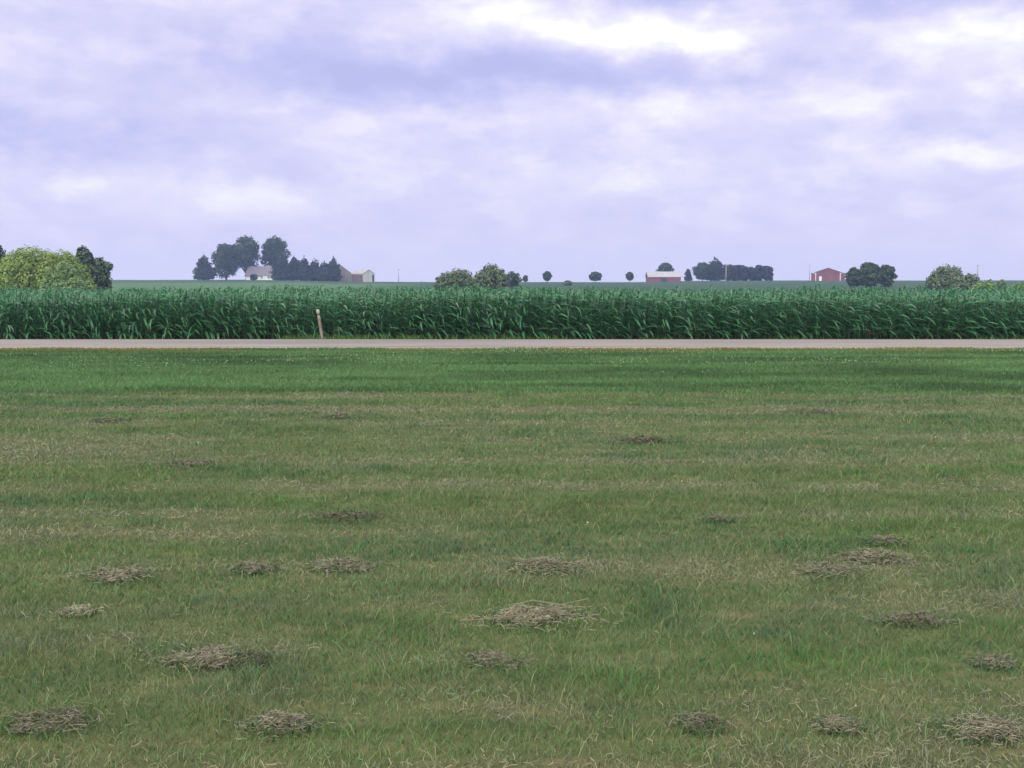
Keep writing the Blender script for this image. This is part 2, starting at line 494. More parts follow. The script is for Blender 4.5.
    rad = np.where(P[:, 1] > 20, .0105, .007) * (.8 + .5 * rng.random(n))
    oc = np.array([(1, 0, 0), (0, 1, 0), (-1, 0, 0), (0, -1, 0)])
    V = np.empty((n, 12, 3), np.float32)
    for k, (s, dz) in enumerate(((.55, -.8), (1.0, 0.0), (.5, .8))):
        for j in range(4):
            V[:, k * 4 + j, 0] = P[:, 0] + oc[j][0] * rad * s; V[:, k * 4 + j, 1] = P[:, 1] + oc[j][1] * rad * s; V[:, k * 4 + j, 2] = z + hh + rad * dz
    fq = [(k * 4 + j, k * 4 + (j + 1) % 4, k * 4 + 4 + (j + 1) % 4, k * 4 + 4 + j) for k in range(2) for j in range(4)] + [(8, 9, 10, 11)]
    Q = (np.arange(n)[:, None, None] * 12 + np.array(fq)[None]).reshape(-1, 4)
    T = np.repeat((np.array([.36, .39, .27]) * (.75 + .35 * rng.random(n))[:, None])[:, None], 12, 1).reshape(-1, 3)
    o = np_mesh('clover_flowers', V.reshape(-1, 3), Q, M_FLOWER, T)
    props(o, 'tiny white clover flowers dotted through the green strip beside the road', 'flowers', kind='stuff')
build_lawn()

# ------------------------------------------------------------------ clumps of cut grass

STRONG = ('nearest the bottom', 'long pale stalks sticking', 'compact brown clump just', 'big loose straw', 'tall brown clump at', 'ridge of cut grass trailing', 'alone in the far part', 'rounded greyish clump left', 'purplish')
def build_clump(px, py, wpx, hpx, tone, label, seed):
    rng = np.random.default_rng(seed)
    D = dist(py + hpx * .3)
    cx = (px - 512) / F * D
    rx = .92 * wpx / F * D / 2
    hz = max(.024, .42 * hpx / F * D * .75); ry = max(.09, min(.8 * rx, .30))
    n = int(900 + 2600 * min(1, rx * 1.8)); wd = max(.0021, .42 * D / F)
    if D > 11: n = 1500
    ns_ = 5 + int(rx * 14); sc_ = np.stack([rng.uniform(-.85, .85, ns_), rng.uniform(-.7, .7, ns_)], -1); sw_ = .10 + .30 * rng.random(ns_) ** 1.5; kk = rng.integers(0, ns_, n)
    dirs = sc_[kk] + rng.normal(0, 1, (n, 2)) * sw_[kk][:, None]; far_ = rng.random(n) < .32; dirs[far_] = rng.normal(0, .62, (int(far_.sum()), 2)) * np.array([1.45, .9])
    faint = not any(w in label for w in STRONG)
    if faint: keep_ = rng.random(n) < .68; dirs = dirs[keep_]; n = len(dirs); hz *= .6; rx *= .85
    lump = .65 + .7 * vnoise(dirs[:, 0] * 3 + 9, dirs[:, 1] * 3, seed)
    r2 = np.clip((dirs ** 2).sum(1), 0, 1)
    x = dirs[:, 0] * rx; y = dirs[:, 1] * ry
    z = hz * (1 - r2) ** .8 * lump * (.15 + .85 * rng.random(n)) + .012 + .02 * rng.random(n)
    a = rng.random(n) * math.pi * 2; L = (.02 + .06 * rng.random(n) ** 1.8) * min(1.4, .7 + rx * 1.2)
    el = rng.normal(0, .35, n)
    V = np.empty((n, 8, 3)); bend = rng.normal(0, .3, n)
    for k, t in enumerate((-.5, -.17, .17, .5)):
        off = bend * L * (.25 - t * t)
        X = x + np.cos(a) * L * t * np.cos(el) - np.sin(a) * off; Y = y + np.sin(a) * L * t * np.cos(el) + np.cos(a) * off
        Z = z + np.sin(el) * L * t - (t * t) * .18 * L
        V[:, 2 * k] = np.stack([X - np.sin(a) * wd / 2, Y + np.cos(a) * wd / 2, Z + wd * .4], -1)
        V[:, 2 * k + 1] = np.stack([X + np.sin(a) * wd / 2, Y - np.cos(a) * wd / 2, Z - wd * .4], -1)
    V[:, :, 2] = np.maximum(V[:, :, 2], .004)
    c = np.where((rng.random(n) < .5)[:, None], np.array([.205, .195, .150]), np.array([.140, .132, .100]))
    c = np.where((rng.random(n) < .35)[:, None], np.where((rng.random(n) < .35)[:, None], np.array([.10, .13, .055]), np.array([.185, .185, .112])), c)
    if D > 9: tone *= .85
    T = c * tone * (.7 + .55 * rng.random(n))[:, None]
    Vs, Ts = [V.reshape(-1, 3)], [np.repeat(T[:, None], 8, 1).reshape(-1, 3)]
    if 'long pale stalks' in label:
        st = []
        for (p0, p1, p2) in (((-.42, -.07, .02), (-.12, -.06, .05), (.22, .0, .09)), ((-.30, -.09, .04), (.0, -.05, .055), (.10, -.10, .03)), ((.02, -.06, .06), (.15, .02, .09), (.34, .06, .12)), ((-.15, .05, .08), (.0, .02, .12), (.2, -.02, .1))):
            P = [Vector(p0), Vector(p0).lerp(Vector(p1), .5), Vector(p1), Vector(p2)]
            q = []
            for p in P: q += [p + Vector((0, -.0015, .0035)), p + Vector((0, .0015, -.0035))]
            st += q
        Vs.append(np.array([tuple(p) for p in st])); Ts.append(np.tile(np.array([.27, .245, .165]), (len(st), 1)))
    V = np.concatenate(Vs); m = len(V) // 8
    base = np.arange(m)[:, None] * 8
    Q = np.concatenate([base + np.array(f) for f in ((0, 1, 3, 2), (2, 3, 5, 4), (4, 5, 7, 6))])
    # a matted core so that the heap is not see-through
    nr, na = 5, 18; core = []
    for i in range(nr + 1):
        for j in range(na):
            t = i / nr; ang = 2 * math.pi * j / na
            k = .5 * t * (1 + .5 * (float(vnoise(math.cos(ang) * 1.5 + 5, math.sin(ang) * 1.5, seed)) - .5) * 2)
            core.append((math.cos(ang) * rx * k, math.sin(ang) * ry * k, hz * .42 * (1 - t * t) * (.7 + .6 * float(vnoise(j * .7, i * 1.3, seed + 3))) - .006 * (t > .9)))
    nb = len(V)
    Qc = [(nb + i * na + j, nb + i * na + (j + 1) % na, nb + (i + 1) * na + (j + 1) % na, nb + (i + 1) * na + j) for i in range(nr) for j in range(na)]
    if faint: core = [(a, b, min(c, .012)) for a, b, c in core]
    V = np.concatenate([V, np.array(core)]); Q = np.concatenate([Q, np.array(Qc)])
    T = np.concatenate(Ts + [np.tile(np.array([.13, .118, .085]) * tone, (len(core), 1))])
    o = np_mesh('hay_clump', V, Q, M_HAY, T)
    o.location = (cx, D, gz(cx, D) + .008)
    props(o, label, 'hay clump', 'clumps of dry cut grass lying on the lawn')

for i, c in enumerate(CLUMPS):
    build_clump(*c, 300 + i)

# ------------------------------------------------------------------ corn
def corn_plant(rng):
    Hh = 1.62 + .16 * rng.standard_normal() * .7
    V, Q, T = [], [], []
    def quadstrip(secs, tint):
        n = len(V)
        for (l, r) in secs: V.append(l); V.append(r); T.append(tint); T.append(tint)
        for i in range(len(secs) - 1): Q.append((n + 2 * i, n + 2 * i + 1, n + 2 * i + 3, n + 2 * i + 2))
    # stalk: two crossed strips plus a closing pair
    leanx = .10 * rng.random() + .03
    st = np.array([.035, .085, .032])
    for ang in (0, math.pi / 2):
        c, s = math.cos(ang) * .014, math.sin(ang) * .014
        quadstrip([((leanx * t * t * Hh - c, -s, t * Hh * .92), (leanx * t * t * Hh + c, s, t * Hh * .92)) for t in (0, .5, 1)], st)
    nl = int(rng.integers(10, 13)); plane = rng.random() * math.pi
    for i in range(nl):
        t = .06 + .92 * i / (nl - 1)
        az = plane + math.pi * (i % 2) + rng.normal(0, .35)
        L = (.50 + .36 * math.sin(math.pi * min(1, t * 1.0 + .1))) * (.85 + .3 * rng.random())
        e = R(30 + 20 * t + rng.normal(0, 14)); droop = R(84 + 14 * t + rng.normal(0, 22))
        w = .076 * (.8 + .4 * rng.random()); tw = rng.normal(0, .35)
        p = np.array([leanx * t * t * Hh, 0, t * Hh * .92]); secs = []
        ns = 6
        dx, dy = math.cos(az), math.sin(az)
        for k in range(ns + 1):
            s = k / ns
            ww = w * (.55 + 1.4 * s) if s < .32 else w * (1.0 - ((s - .32) / .68) ** 1.7)
            ww = max(ww, .006)
            hx, hy = .75 * dx + .42 + .75 * s, .8 * dy                   # the wind turns the blades along the road
            nn = math.hypot(hx, hy) + 1e-6; hx /= nn; hy /= nn
            tilt = tw * s * 2
            side = np.array([-hy * math.cos(tilt), hx * math.cos(tilt), math.sin(tilt)])
            secs.append((tuple(p - side * ww / 2), tuple(p + side * ww / 2)))
            ee = e - droop * s ** .7
            p = p + np.array([hx * math.cos(ee), hy * math.cos(ee), math.sin(ee)]) * (L / ns)
        g = rng.random()
        tint = np.array([.040, .150, .066]) * (1 - g) + np.array([.062, .190, .084]) * g
        if rng.random() < .07: tint = np.array([.115, .215, .125])     # blades showing their paler underside
        if t < .12 and rng.random() < .08: tint = np.array([.16, .15, .06])
        quadstrip(secs, tint)
    return np.array(V, np.float32), np.array(Q, np.int32), np.array(T, np.float32)

def build_corn():
    rng = np.random.default_rng(5)
    prot = [corn_plant(rng) for _ in range(24)]
    Vs, Qs, Ts = [], [], []; off = 0
    def put(x, y, s):
        nonlocal off
        V, Q, T = prot[int(rng.integers(len(prot)))]
        a = rng.normal(0, .35) ; c, sn = math.cos(a), math.sin(a)
        W = np.empty_like(V)
        W[:, 0] = (V[:, 0] * c - V[:, 1] * sn) * s + x; W[:, 1] = (V[:, 0] * sn + V[:, 1] * c) * s + y; W[:, 2] = V[:, 2] * s
        Vs.append(W); Qs.append(Q + off); Ts.append(T * (.8 + .4 * rng.random())); off += len(V)
    rows = [(38.95 + .76 * k, (.075, .10, .13)[k] if k < 3 else .18 if k < 10 else .27) for k in range(30)] + [(62 + 1.7 * k, .5) for k in range(34)]
    for yr, sp in rows:
        half = .4664 * yr + 9
        for x in np.arange(-half, half, sp):
            xx = x + rng.normal(0, .04); yy = yr + rng.normal(0, .05)
            s = .965 + .14 * (float(vnoise(xx * .25, yy * .3, 7)) - .5) + rng.normal(0, .04)
            if yr < 39.2 and -3.2 > xx > -7.4: s *= .80 + .15 * rng.random()   # a thinner stretch beside the post
            put(xx, yy, max(.5, s))
    V = np.concatenate(Vs); V[:, 2] += terrain(V[:, 0], V[:, 1])
    o = np_mesh('cornfield', V, np.concatenate(Qs), M_CORN, np.concatenate(Ts))
    props(o, 'dense field of shoulder-high green corn behind the road', 'corn', kind='stuff')
build_corn()

# ------------------------------------------------------------------ trees
def leaves_mesh(rng, lobes, n, size, c1, c2, gap=.3, seed=0, flat=.5, shell=.55):
    """lobes: (cx,cy,cz,rx,ry,rz); n leaf clumps spread through the outer volume of the lobes"""
    L = np.array(lobes, float)
    area = (L[:, 3] * L[:, 5] + L[:, 3] * L[:, 4]); pr = area / area.sum()
    k = rng.choice(len(L), n, p=pr)
    d = rng.standard_normal((n, 3)); d /= np.linalg.norm(d, axis=1)[:, None]
    r = shell + (1.04 - shell) * rng.random(n) ** .6
    r *= 1 + .16 * (vnoise(d[:, 0] * 3 + k * 1.7, d[:, 2] * 3 + d[:, 1] * 2, seed) - .5) * 2
    P = L[k, :3] + d * r[:, None] * L[k, 3:]
    sc = L[:, 3].mean()
    g = vnoise(P[:, 0] / sc * 2.2 + P[:, 1] / sc, P[:, 2] / sc * 2.2 + 7, seed + 3)
    keep = g > gap * rng.random(n) * 1.6
    keep &= P[:, 2] > .15
    P, d, k = P[keep], d[keep], k[keep]; n = len(P)
    nrm = d * .9 + rng.standard_normal((n, 3)) * flat; nrm[:, 2] += .25
    nrm /= np.linalg.norm(nrm, axis=1)[:, None]
    t = np.cross(nrm, rng.standard_normal((n, 3))); t /= np.linalg.norm(t, axis=1)[:, None]
    b = np.cross(nrm, t)
    s = size * (.55 + .9 * rng.random(n))[:, None]
    e = .75
    V = np.stack([P - t * s, P - b * s * e * .8 + nrm * s * .15, P + t * s, P + b * s * e + nrm * s * .1], 1)
    cl = vnoise(P[:, 0] / sc * 1.4 + k * 2.3, P[:, 2] / sc * 1.4, seed + 9)
    m = np.clip(.5 + 1.1 * (cl - .5) + .6 * (vnoise(k * 1.37, k * 0.0, seed + 11) - .5) + .14 * rng.standard_normal(n), 0, 1)[:, None]
    T = np.array(c1) * (1 - m) + np.array(c2) * m
    return V.reshape(-1, 3), np.arange(n * 4).reshape(-1, 4), np.repeat(T[:, None], 4, 1).reshape(-1, 3)

GREENS = {
    'dark': ((.016, .033, .019), (.036, .060, .028)),
    'mid': ((.022, .043, .024), (.048, .076, .034)),
    'grey': ((.060, .098, .058), (.120, .165, .090)),
    'yellow': ((.115, .200, .050), (.225, .30, .065)),
    'light': ((.105, .182, .065), (.165, .250, .085)),
    'dusk': ((.042, .078, .046), (.080, .125, .062)),
    'conifer': ((.010, .020, .020), (.021, .034, .029)),
}

def tree(name, label, cat, px0, px1, ytop, D, shape='round', green='dark', n=2600, leaf=None, base=None, gap=.32,
         clear=None, group=None, seed=1, skew=0.0, nl=11):
    rng = np.random.default_rng(seed)
    cx = ((px0 + px1) / 2 - 512) / F * D
    w = (px1 - px0) / F * D * {'shrub': 1.08, 'conifer': 1.12}.get(shape, 1.16)
    z0 = gz(cx, D)
    zt = at((px0 + px1) / 2, ytop, D)[2]
    h = zt - z0
    leaf = leaf or max(.16, .95 * D / F)
    if D > 500: n = int(n * 1.7); gap *= .95
    root = empty(name, (cx, D, z0))
    props(root, label, cat, group)
    tr = MB(); lobes = []
    if shape == 'conifer':
        clear = .03 * h if clear is None else clear
        tr.tube([(0, 0, -.4), (0, 0, h * .5), (0, 0, h * .93)], [.035 * h * .6, .02 * h * .6, .01], 7)
        k = 9
        for i in range(k):
            t = i / (k - 1); rr = w / 2 * (1 - t) ** .55 * (.88 + .24 * rng.random()) * (1.0 if t > .08 else .85) + .05 * w
            zc = clear + (h - clear) * (.10 + .86 * t)
            lobes.append((0, 0, zc - .02 * h, rr * .82, rr * .82, (h - clear) / k * 1.1))
            for q in range(3 if t < .8 else 1):
                a = rng.random() * 6.28; o_ = rr * .25
                lobes.append((math.cos(a) * o_, math.sin(a) * o_, zc, rr * .85, rr * .85, (h - clear) / k * .95))
                if q == 0: tr.tube([(0, 0, zc - .05 * h), (math.cos(a) * rr * .7, math.sin(a) * rr * .7, zc)], [.012 * h, .004 * h], 5)
    elif shape == 'shrub':
        nd = nl * 2
        for i in range(nd):
            # rounded heads of foliage spread over a dome
            a = i * 2.399 + rng.random() * .7; q = math.sqrt((i + .5) / nd)
            rx = w * (.13 + .07 * rng.random()) * (1.1 - .25 * q)
            ox, oy = math.cos(a) * q * (w * .5 - rx * .8), math.sin(a) * q * w * .36
            env = math.sqrt(max(.05, 1 - (abs(ox - skew * w * .5) / (w * .56)) ** 2 - (oy / (w * .62)) ** 2 * .5))
            hh = h * (.99 if i == 0 else (.80 + .2 * rng.random())) * env
            rz = min(rx * (.95 + .3 * rng.random()), hh * .5)
            lobes.append((ox, oy, hh - rz, rx, rx, rz))
            if q > .45: lobes.append((ox * 1.05, oy * 1.1, max(hh * .5, .2), rx * 1.05, rx * 1.05, hh * .34))
            if i % 2 == 0: tr.tube([(ox * .2, oy * .2, -.3), (ox * .6, oy * .6, hh * .45), (ox, oy, hh * .8)], [.022 * h, .013 * h, .005 * h], 6)
        lobes.append((0, 0, h * .36, w * .34, w * .30, h * .36))
    else:
        clear = (.18 * h) if clear is None else clear
        ch = h - clear; vase = shape == 'vase'
        if shape != 'vase': lobes.append((0, 0, clear + ch * .24, w * .34, w * .34, ch * .24))
        tr.tube([(0, 0, -.5), (.012 * h, 0, clear + .1 * ch), (.03 * h * skew, 0, clear + .55 * ch), (.04 * h * skew, 0, clear + .85 * ch)], [.030 * h, .022 * h, .012 * h, .004 * h], 8)
        lobes.append((0, 0, clear + ch * .55, w * .33, w * .33, ch * .36))
        for i in range(nl):
            a = 6.283 * i / nl * 2.4 + rng.random() * .8
            t = (i + .5) / nl
            zz = clear + ch * (.24 + .58 * t)
            prof = math.sin(math.pi * (.20 + .66 * t)) if not vase else (.55 + .5 * math.sin(math.pi * (.15 + .62 * t)))
            if vase: prof *= .9
            if shape == 'block': prof = 1.0; t0 = i / (nl - 1); zz = clear + ch * (.08 + .76 * t0)
            q = w * .30 * prof * (.8 + .35 * rng.random())
            ox, oy = math.cos(a) * q + skew * w * .12 * t, math.sin(a) * q
            rx = w * (.15 + .07 * rng.random()); rz = min(ch * (.13 + .06 * rng.random()), h - zz)
            lobes.append((ox, oy, zz, rx, rx, rz))
            tr.tube([(0.01 * h, 0, clear + ch * .10 * t), (ox * .5, oy * .5, (zz + clear) * .5), (ox, oy, zz)], [.013 * h, .009 * h, .003 * h], 6)
        lobes.append((skew * w * .1, 0, h - ch * .16, w * .24, w * .24, ch * .15))
    tr.build('trunk', M_BARK, root, smooth=True)
    V, Q, T = leaves_mesh(rng, lobes, n, leaf, *GREENS[green], gap=gap, seed=seed, flat=.38 if shape == 'shrub' else .5, shell=.72 if shape == 'shrub' else .55)
    np_mesh('crown', V, Q, M_LEAF, T, parent=root)
    return root

GL = 'trees and bushes at the left end of the cornfield'
tree('deciduous_tree', 'dark tree at the left picture edge, cut off by the frame', 'tree', -20, 9, 241, 175, 'round', 'dark', 5000, .22, clear=1.5, group=GL, seed=2)
tree('large_bush', 'broad yellow-green bush at the left picture edge', 'bush', -7, 58, 244.8, 150, 'shrub', 'yellow', 26000, .15, gap=.22, group=GL, seed=3, nl=16, skew=.12)
tree('large_bush', 'tall yellow-green bush beside the dark tree, behind the small pale bush', 'bush', 36, 88, 248, 154, 'shrub', 'yellow', 22000, .15, gap=.22, group=GL, seed=14, nl=15, skew=-.08)
tree('large_bush', 'small rounded pale green bush in front of the yellow-green bushes', 'bush', 45, 84, 261, 140, 'shrub', 'light', 12000, .14, gap=.2, group=GL, seed=5, nl=10)
tree('large_bush', 'lowest light green bush, its top just above the corn', 'bush', 54, 96, 275.5, 132, 'shrub', 'light', 9000, .14, gap=.2, group=GL, seed=6, nl=9)
tree('deciduous_tree', 'dark blue-green tree rising right of the yellow-green bushes', 'tree', 75, 97, 245.5, 165, 'round', 'dusk', 7500, .22, clear=.6, gap=.36, nl=18, group=GL, seed=7)
tree('deciduous_tree', 'smaller grey-green open tree at the right end of the bushes', 'tree', 90, 114, 256.5, 165, 'round', 'dusk', 3400, .22, clear=.8, gap=.5, group=GL, seed=8, skew=.4)

GF = 'trees around the farmhouse'
tree('conifer_tree', 'dark broad cedar at the outer left end of the farmstead', 'tree', 196.5, 214.5, 255, 628, 'conifer', 'conifer', 3800, group=GF, seed=21)
tree('deciduous_tree', 'dark rounded tree between the cedar and the tallest trees', 'tree', 212, 243, 243, 632, 'round', 'dark', 5600, gap=.36, clear=1.0, group=GF, seed=22, nl=14)
tree('deciduous_tree', 'tallest broad tree just left of the farmhouse roof', 'tree', 232, 263, 235, 640, 'vase', 'dark', 5200, gap=.55, clear=2.6, group=GF, seed=23, nl=15)
tree('deciduous_tree', 'tall rounded tree standing behind the farmhouse', 'tree', 262, 290, 235.5, 652, 'vase', 'dark', 5000, gap=.42, clear=4.0, group=GF, seed=24, nl=14)
tree('shrub', 'small dark bush against the farmhouse wall', 'bush', 251, 259, 273.5, 608, 'shrub', 'conifer', 500, .4, seed=25, nl=6)
GC = 'row of dark conifers between farmhouse and barn'
for i, (a, b, y, lab) in enumerate([
        (274.5, 292, 255.5, 'widest dark conifer of the row, next to the farmhouse'),
        (289, 302, 256.0, 'second dark conifer of the row from the farmhouse'),
        (300, 311, 257.0, 'third dark conifer of the row from the farmhouse'),
        (309, 322, 258.5, 'third dark conifer of the row from the barn'),
        (319, 331, 261.0, 'lowest dark conifer of the row, second from the barn'),
        (329, 340, 257.0, 'narrow dark conifer with a pointed top right beside the barn')]):
    tree('conifer_tree', lab, 'tree', a - 1.5, b + 1.5, y, 606 + 3 * (i % 2), 'conifer', 'conifer', 2500, group=GC, seed=31 + i, clear=.2)

GM = 'bushes beyond the middle of the cornfield'
tree('large_bush', 'wide rounded bush standing just over the corn, left one of the pair', 'bush', 437, 476, 267.5, 205, 'shrub', 'grey', 7000, .22, gap=.25, group=GM, seed=41, nl=12)
tree('large_bush', 'taller grey-green bush standing just over the corn, right one of the pair', 'bush', 474, 508, 263, 200, 'shrub', 'grey', 6500, .22, gap=.3, group=GM, seed=42, nl=12)
tree('deciduous_tree', 'small dark tree right beside the pair of grey-green bushes', 'tree', 503, 521, 271.5, 330, 'round', 'mid', 1600, .34, clear=.4, group=GM, seed=43, gap=.4)
GR = 'small round trees standing alone on the skyline'
tree('deciduous_tree', 'tiniest round tree on the skyline, next to the bushes', 'tree', 522.5, 528, 275.5, 560, 'round', 'dark', 400, group=GR, seed=45, clear=.9, nl=6)
tree('deciduous_tree', 'oval dark tree alone on the skyline, first after the tiniest one', 'tree', 542.5, 551.5, 271.5, 590, 'round', 'dark', 900, group=GR, seed=46, clear=1.3, nl=8, gap=.15)
tree('deciduous_tree', 'wide round tree alone on the skyline, in the middle of the gap', 'tree', 588, 601.5, 271.8, 590, 'round', 'dark', 1100, group=GR, seed=47, clear=1.0, nl=9, gap=.15)
tree('deciduous_tree', 'narrow round tree on the skyline just left of the white-roofed barn', 'tree', 625.5, 633, 272, 590, 'round', 'dark', 800, group=GR, seed=48, clear=1.3, nl=8, gap=.15)
tree('shrub', 'tiny low bush on the skyline between two round trees', 'bush', 562, 573, 279.6, 420, 'shrub', 'grey', 700, .3, seed=49, nl=6)

tree('deciduous_tree', 'round dark tree rising behind the white-roofed barn', 'tree', 656, 672, 262.5, 660, 'round', 'dark', 1400, clear=3, seed=51, gap=.15, skew=.4)
GW = 'dark windbreak trees right of the white-roofed barn'
tree('conifer_tree', 'narrow little conifer alone beside the white-roofed barn', 'tree', 684, 690.5, 268.5, 640, 'conifer', 'conifer', 700, group=GW, seed=52)
tree('deciduous_tree', 'open dark tree with a drooping side branch at the start of the windbreak', 'tree', 692, 711, 262, 632, 'round', 'dark', 2200, group=GW, seed=53, clear=.8, gap=.45)
tree('conifer_tree', 'tallest pointed conifer of the windbreak', 'tree', 703, 724, 257.5, 640, 'conifer', 'conifer', 3000, group=GW, seed=54, clear=.4)
for i, (a, b, y, lab) in enumerate([
        (720, 736, 264.5, 'broad flat-topped windbreak tree behind the pale pole'),
        (732, 747, 265.0, 'second windbreak tree after the tallest conifer, flat-topped and dense'),
        (744, 754.5, 267.0, 'lower windbreak tree left of a notch in the row'),
        (752, 762.5, 265.0, 'windbreak tree second from the open end of the row'),
        (760.5, 771, 266.0, 'last windbreak tree at the open end of the row')]):
    tree('deciduous_tree', lab, 'tree', a, b, y, 628 + 4 * (i % 3), 'block', 'conifer', 2600, group=GW, seed=61 + i, clear=.5, gap=.12, nl=13)

GB = 'trees right of the red barn'
tree('deciduous_tree', 'low dark tree on the barn side of the trio right of the red barn', 'tree', 844, 861, 267.5, 335, 'round', 'mid', 2300, .36, group=GB, seed=71, clear=.3, gap=.3)
tree('deciduous_tree', 'biggest middle tree of the trio right of the red barn', 'tree', 855, 879, 262, 330, 'round', 'mid', 4600, .36, group=GB, seed=72, clear=.2, gap=.18, nl=14)
tree('deciduous_tree', 'open tree on the outer side of the trio right of the red barn', 'tree', 874, 894, 264.5, 335, 'round', 'mid', 2300, .36, group=GB, seed=73, clear=.3, gap=.42)
GE = 'bushes near the right end of the cornfield'
tree('large_bush', 'big dome-shaped grey-green bush near the right end of the corn', 'bush', 927, 961, 264, 230, 'shrub', 'grey', 7500, .25, gap=.2, group=GE, seed=74, nl=14, skew=.1)
tree('large_bush', 'pale lower bush leaning against the dome-shaped bush, by the pole', 'bush', 953, 979, 272.5, 215, 'shrub', 'grey', 3200, .24, gap=.3, group=GE, seed=75, nl=9)
tree('shrub', 'low pale bush peeping over the corn right of the pole', 'bush', 970, 998, 278.5, 140, 'shrub', 'light', 2600, .18, group=GE, seed=76, nl=8)
tree('shrub', 'small dark round bush between two pale ones at the right', 'bush', 993, 1006, 278.6, 170, 'shrub', 'grey', 1500, .18, group=GE, seed=77, nl=7)
tree('shrub', 'low pale bush at the right picture edge', 'bush', 1003, 1036, 280.5, 130, 'shrub', 'light', 2400, .18, group=GE, seed=78, nl=8)

# ------------------------------------------------------------------ buildings
def gable_walls(mb, L, W, he, hr, z0=-1.0):
    x, y = L / 2, W / 2
    v = [(-x, -y, z0), (x, -y, z0), (x, y, z0), (-x, y, z0), (-x, -y, he), (x, -y, he), (x, y, he), (-x, y, he), (-x, 0, hr), (x, 0, hr)]
    f = [(0, 1, 5, 4), (2, 3, 7, 6), (1, 2, 6, 9, 5), (3, 0, 4, 8, 7)]
    return mb.add(v, f)

def gable_roof(mb, L, W, he, hr, over=.5, th=.18):
    x = L / 2 + over
    sl = (hr - he) / (W / 2)
    y = W / 2 + over; ze = he - over * sl
    for s in (-1, 1):
        v = []
        for xx in (-x, x):
            v += [(xx, 0.0, hr + .02), (xx, s * y, ze + .02), (xx, s * y, ze + .02 + th), (xx, 0.0, hr + .02 + th)]
        mb.add(v, [(0, 1, 2, 3), (7, 6, 5, 4), (1, 5, 6, 2), (0, 4, 5, 1), (3, 2, 6, 7)])
    return mb

def building(name, label, cat, px, D, rz, L, W, he, hr, mwall, mroof, over=.5):
    x = (px - 512) / F * D
    root = empty(name, (x, D, gz(x, D)), rz)
    props(root, label, cat)
    gable_walls(MB(), L, W, he, hr).build('wall', mwall, root)
    gable_roof(MB(), L, W, he, hr, over).build('roof', mroof, root)
    return root

P640 = 640 / F
# farmhouse: long roof seen from the side, white wall, with a lower wing
fh = building('farmhouse', 'small farmhouse with faded roof and white wall under the tall trees', 'house', 261.5, 634, R(-16), 14.0, 9.0, 2.6, 7.6, M_HOUSE, M_SHINGLE, .5)
wg = MB()
gable_walls(wg, 7.0, 5.6, 2.7, 4.9); 
wing = wg.build('wing', M_HOUSE, fh); wing.location = (7.6, -2.3, 0); wing.rotation_euler = (0, 0, R(8))
gable_roof(MB(), 7.0, 5.6, 2.7, 4.9, .35).build('roof', M_SHINGLE, wing)
for k, xx in enumerate((-3.2, 0.4, 3.6)):
    w = MB().box(xx - .6, xx + .6, -4.56, -4.505, .7, 2.0).build('window', M_TRIM, fh)
    MB().box(xx - .48, xx + .48, -4.60, -4.563, .82, 1.88).build('pane', M_GLASS, w)
d = MB().box(-1.7, -.7, -4.56, -4.505, -.2, 1.95).build('door', M_DARK, fh)
ww = MB().box(-.6, .6, -2.85, -2.80, .9, 2.2).build('window', M_TRIM, wing)
MB().box(-.48, .48, -2.88, -2.853, 1.0, 2.1).build('pane', M_GLASS, ww)

# tall weathered barn whose gable shows beside the conifers
bn = building('barn', 'tall weathered pale barn, half hidden by the last conifer', 'barn', 340.5, 624, R(98.5), 15, 13.5, 4.6, 9.6, M_TAN, M_GREYROOF, .45)
# low shed with pale end and brown side
sh = building('shed', 'low shed with pale gable end and brown side wall', 'shed', 363.8, 612, R(131), 11.2, 7.5, 4.5, 6.6, M_GREYWALL, M_GREYROOF, .3)
MB().box(-5.5, 5.5, 3.755, 3.81, -.5, 4.0).build('side_cladding', M_BROWNWALL, sh)
MB().box(-5.66, -5.605, -3.6, -2.3, -.2, 3.8).build('door', M_DARK, sh)

# long barn with white roof and dark red wall
wb = building('barn', 'long low barn with white roof and dark red wall', 'barn', 662.5, 628, R(0), 18.3, 12, 2.75, 5.6, M_DARKRED, M_WHITEROOF, .45)
MB().box(-2.2, 1.4, -6.07, -6.003, -.3, 2.2).build('door', M_DARK, wb)
MB().box(-9.2, 9.2, -6.12, -6.004, 2.24, 2.42).build('fascia', M_DARKRED, wb)

# broad red barn with white trim, gable end towards the road
rb = building('barn', 'broad bright red barn with white trim and low lean-to sides', 'barn', 826.3, 618, R(74.5), 22, 13.4, 4.6, 6.9, M_RED, M_DARKRED, .3)
# local x runs away from the viewer; the gable facing the road is at x = -11
for s in (-1, 1):
    y0, y1 = sorted((s * 6.703, s * 8.9))
    le = MB().box(-10.6, 10.6, y0, y1, -1.0, 3.9).build('lean_to', M_RED, rb)
    yr0, yr1 = sorted((s * 6.72, s * 9.2))
    v = [(-11, s * 6.72, 4.45), (11, s * 6.72, 4.45), (11, s * 9.2, 3.92), (-11, s * 9.2, 3.92)]
    v2 = [(a, b, c + .14) for a, b, c in v]
    MB().add(v + v2, [(0, 1, 2, 3), (4, 5, 6, 7), (0, 1, 5, 4), (1, 2, 6, 5), (2, 3, 7, 6), (3, 0, 4, 7)]).build('roof', M_DARKRED, le)
    yt0, yt1 = sorted((s * 6.3, s * 6.69))
    MB().box(-11.06, -11.003, yt0, yt1, -.3, 4.3).build('corner_trim', M_TRIM, rb)
MB().box(-11.07, -11.003, 3.3, 4.7, -.3, 2.4).build('door', M_TRIM, rb)
MB().box(-11.07, -11.003, -3.0, -.6, -.3, 3.0).build('door', M_DARKRED, rb)

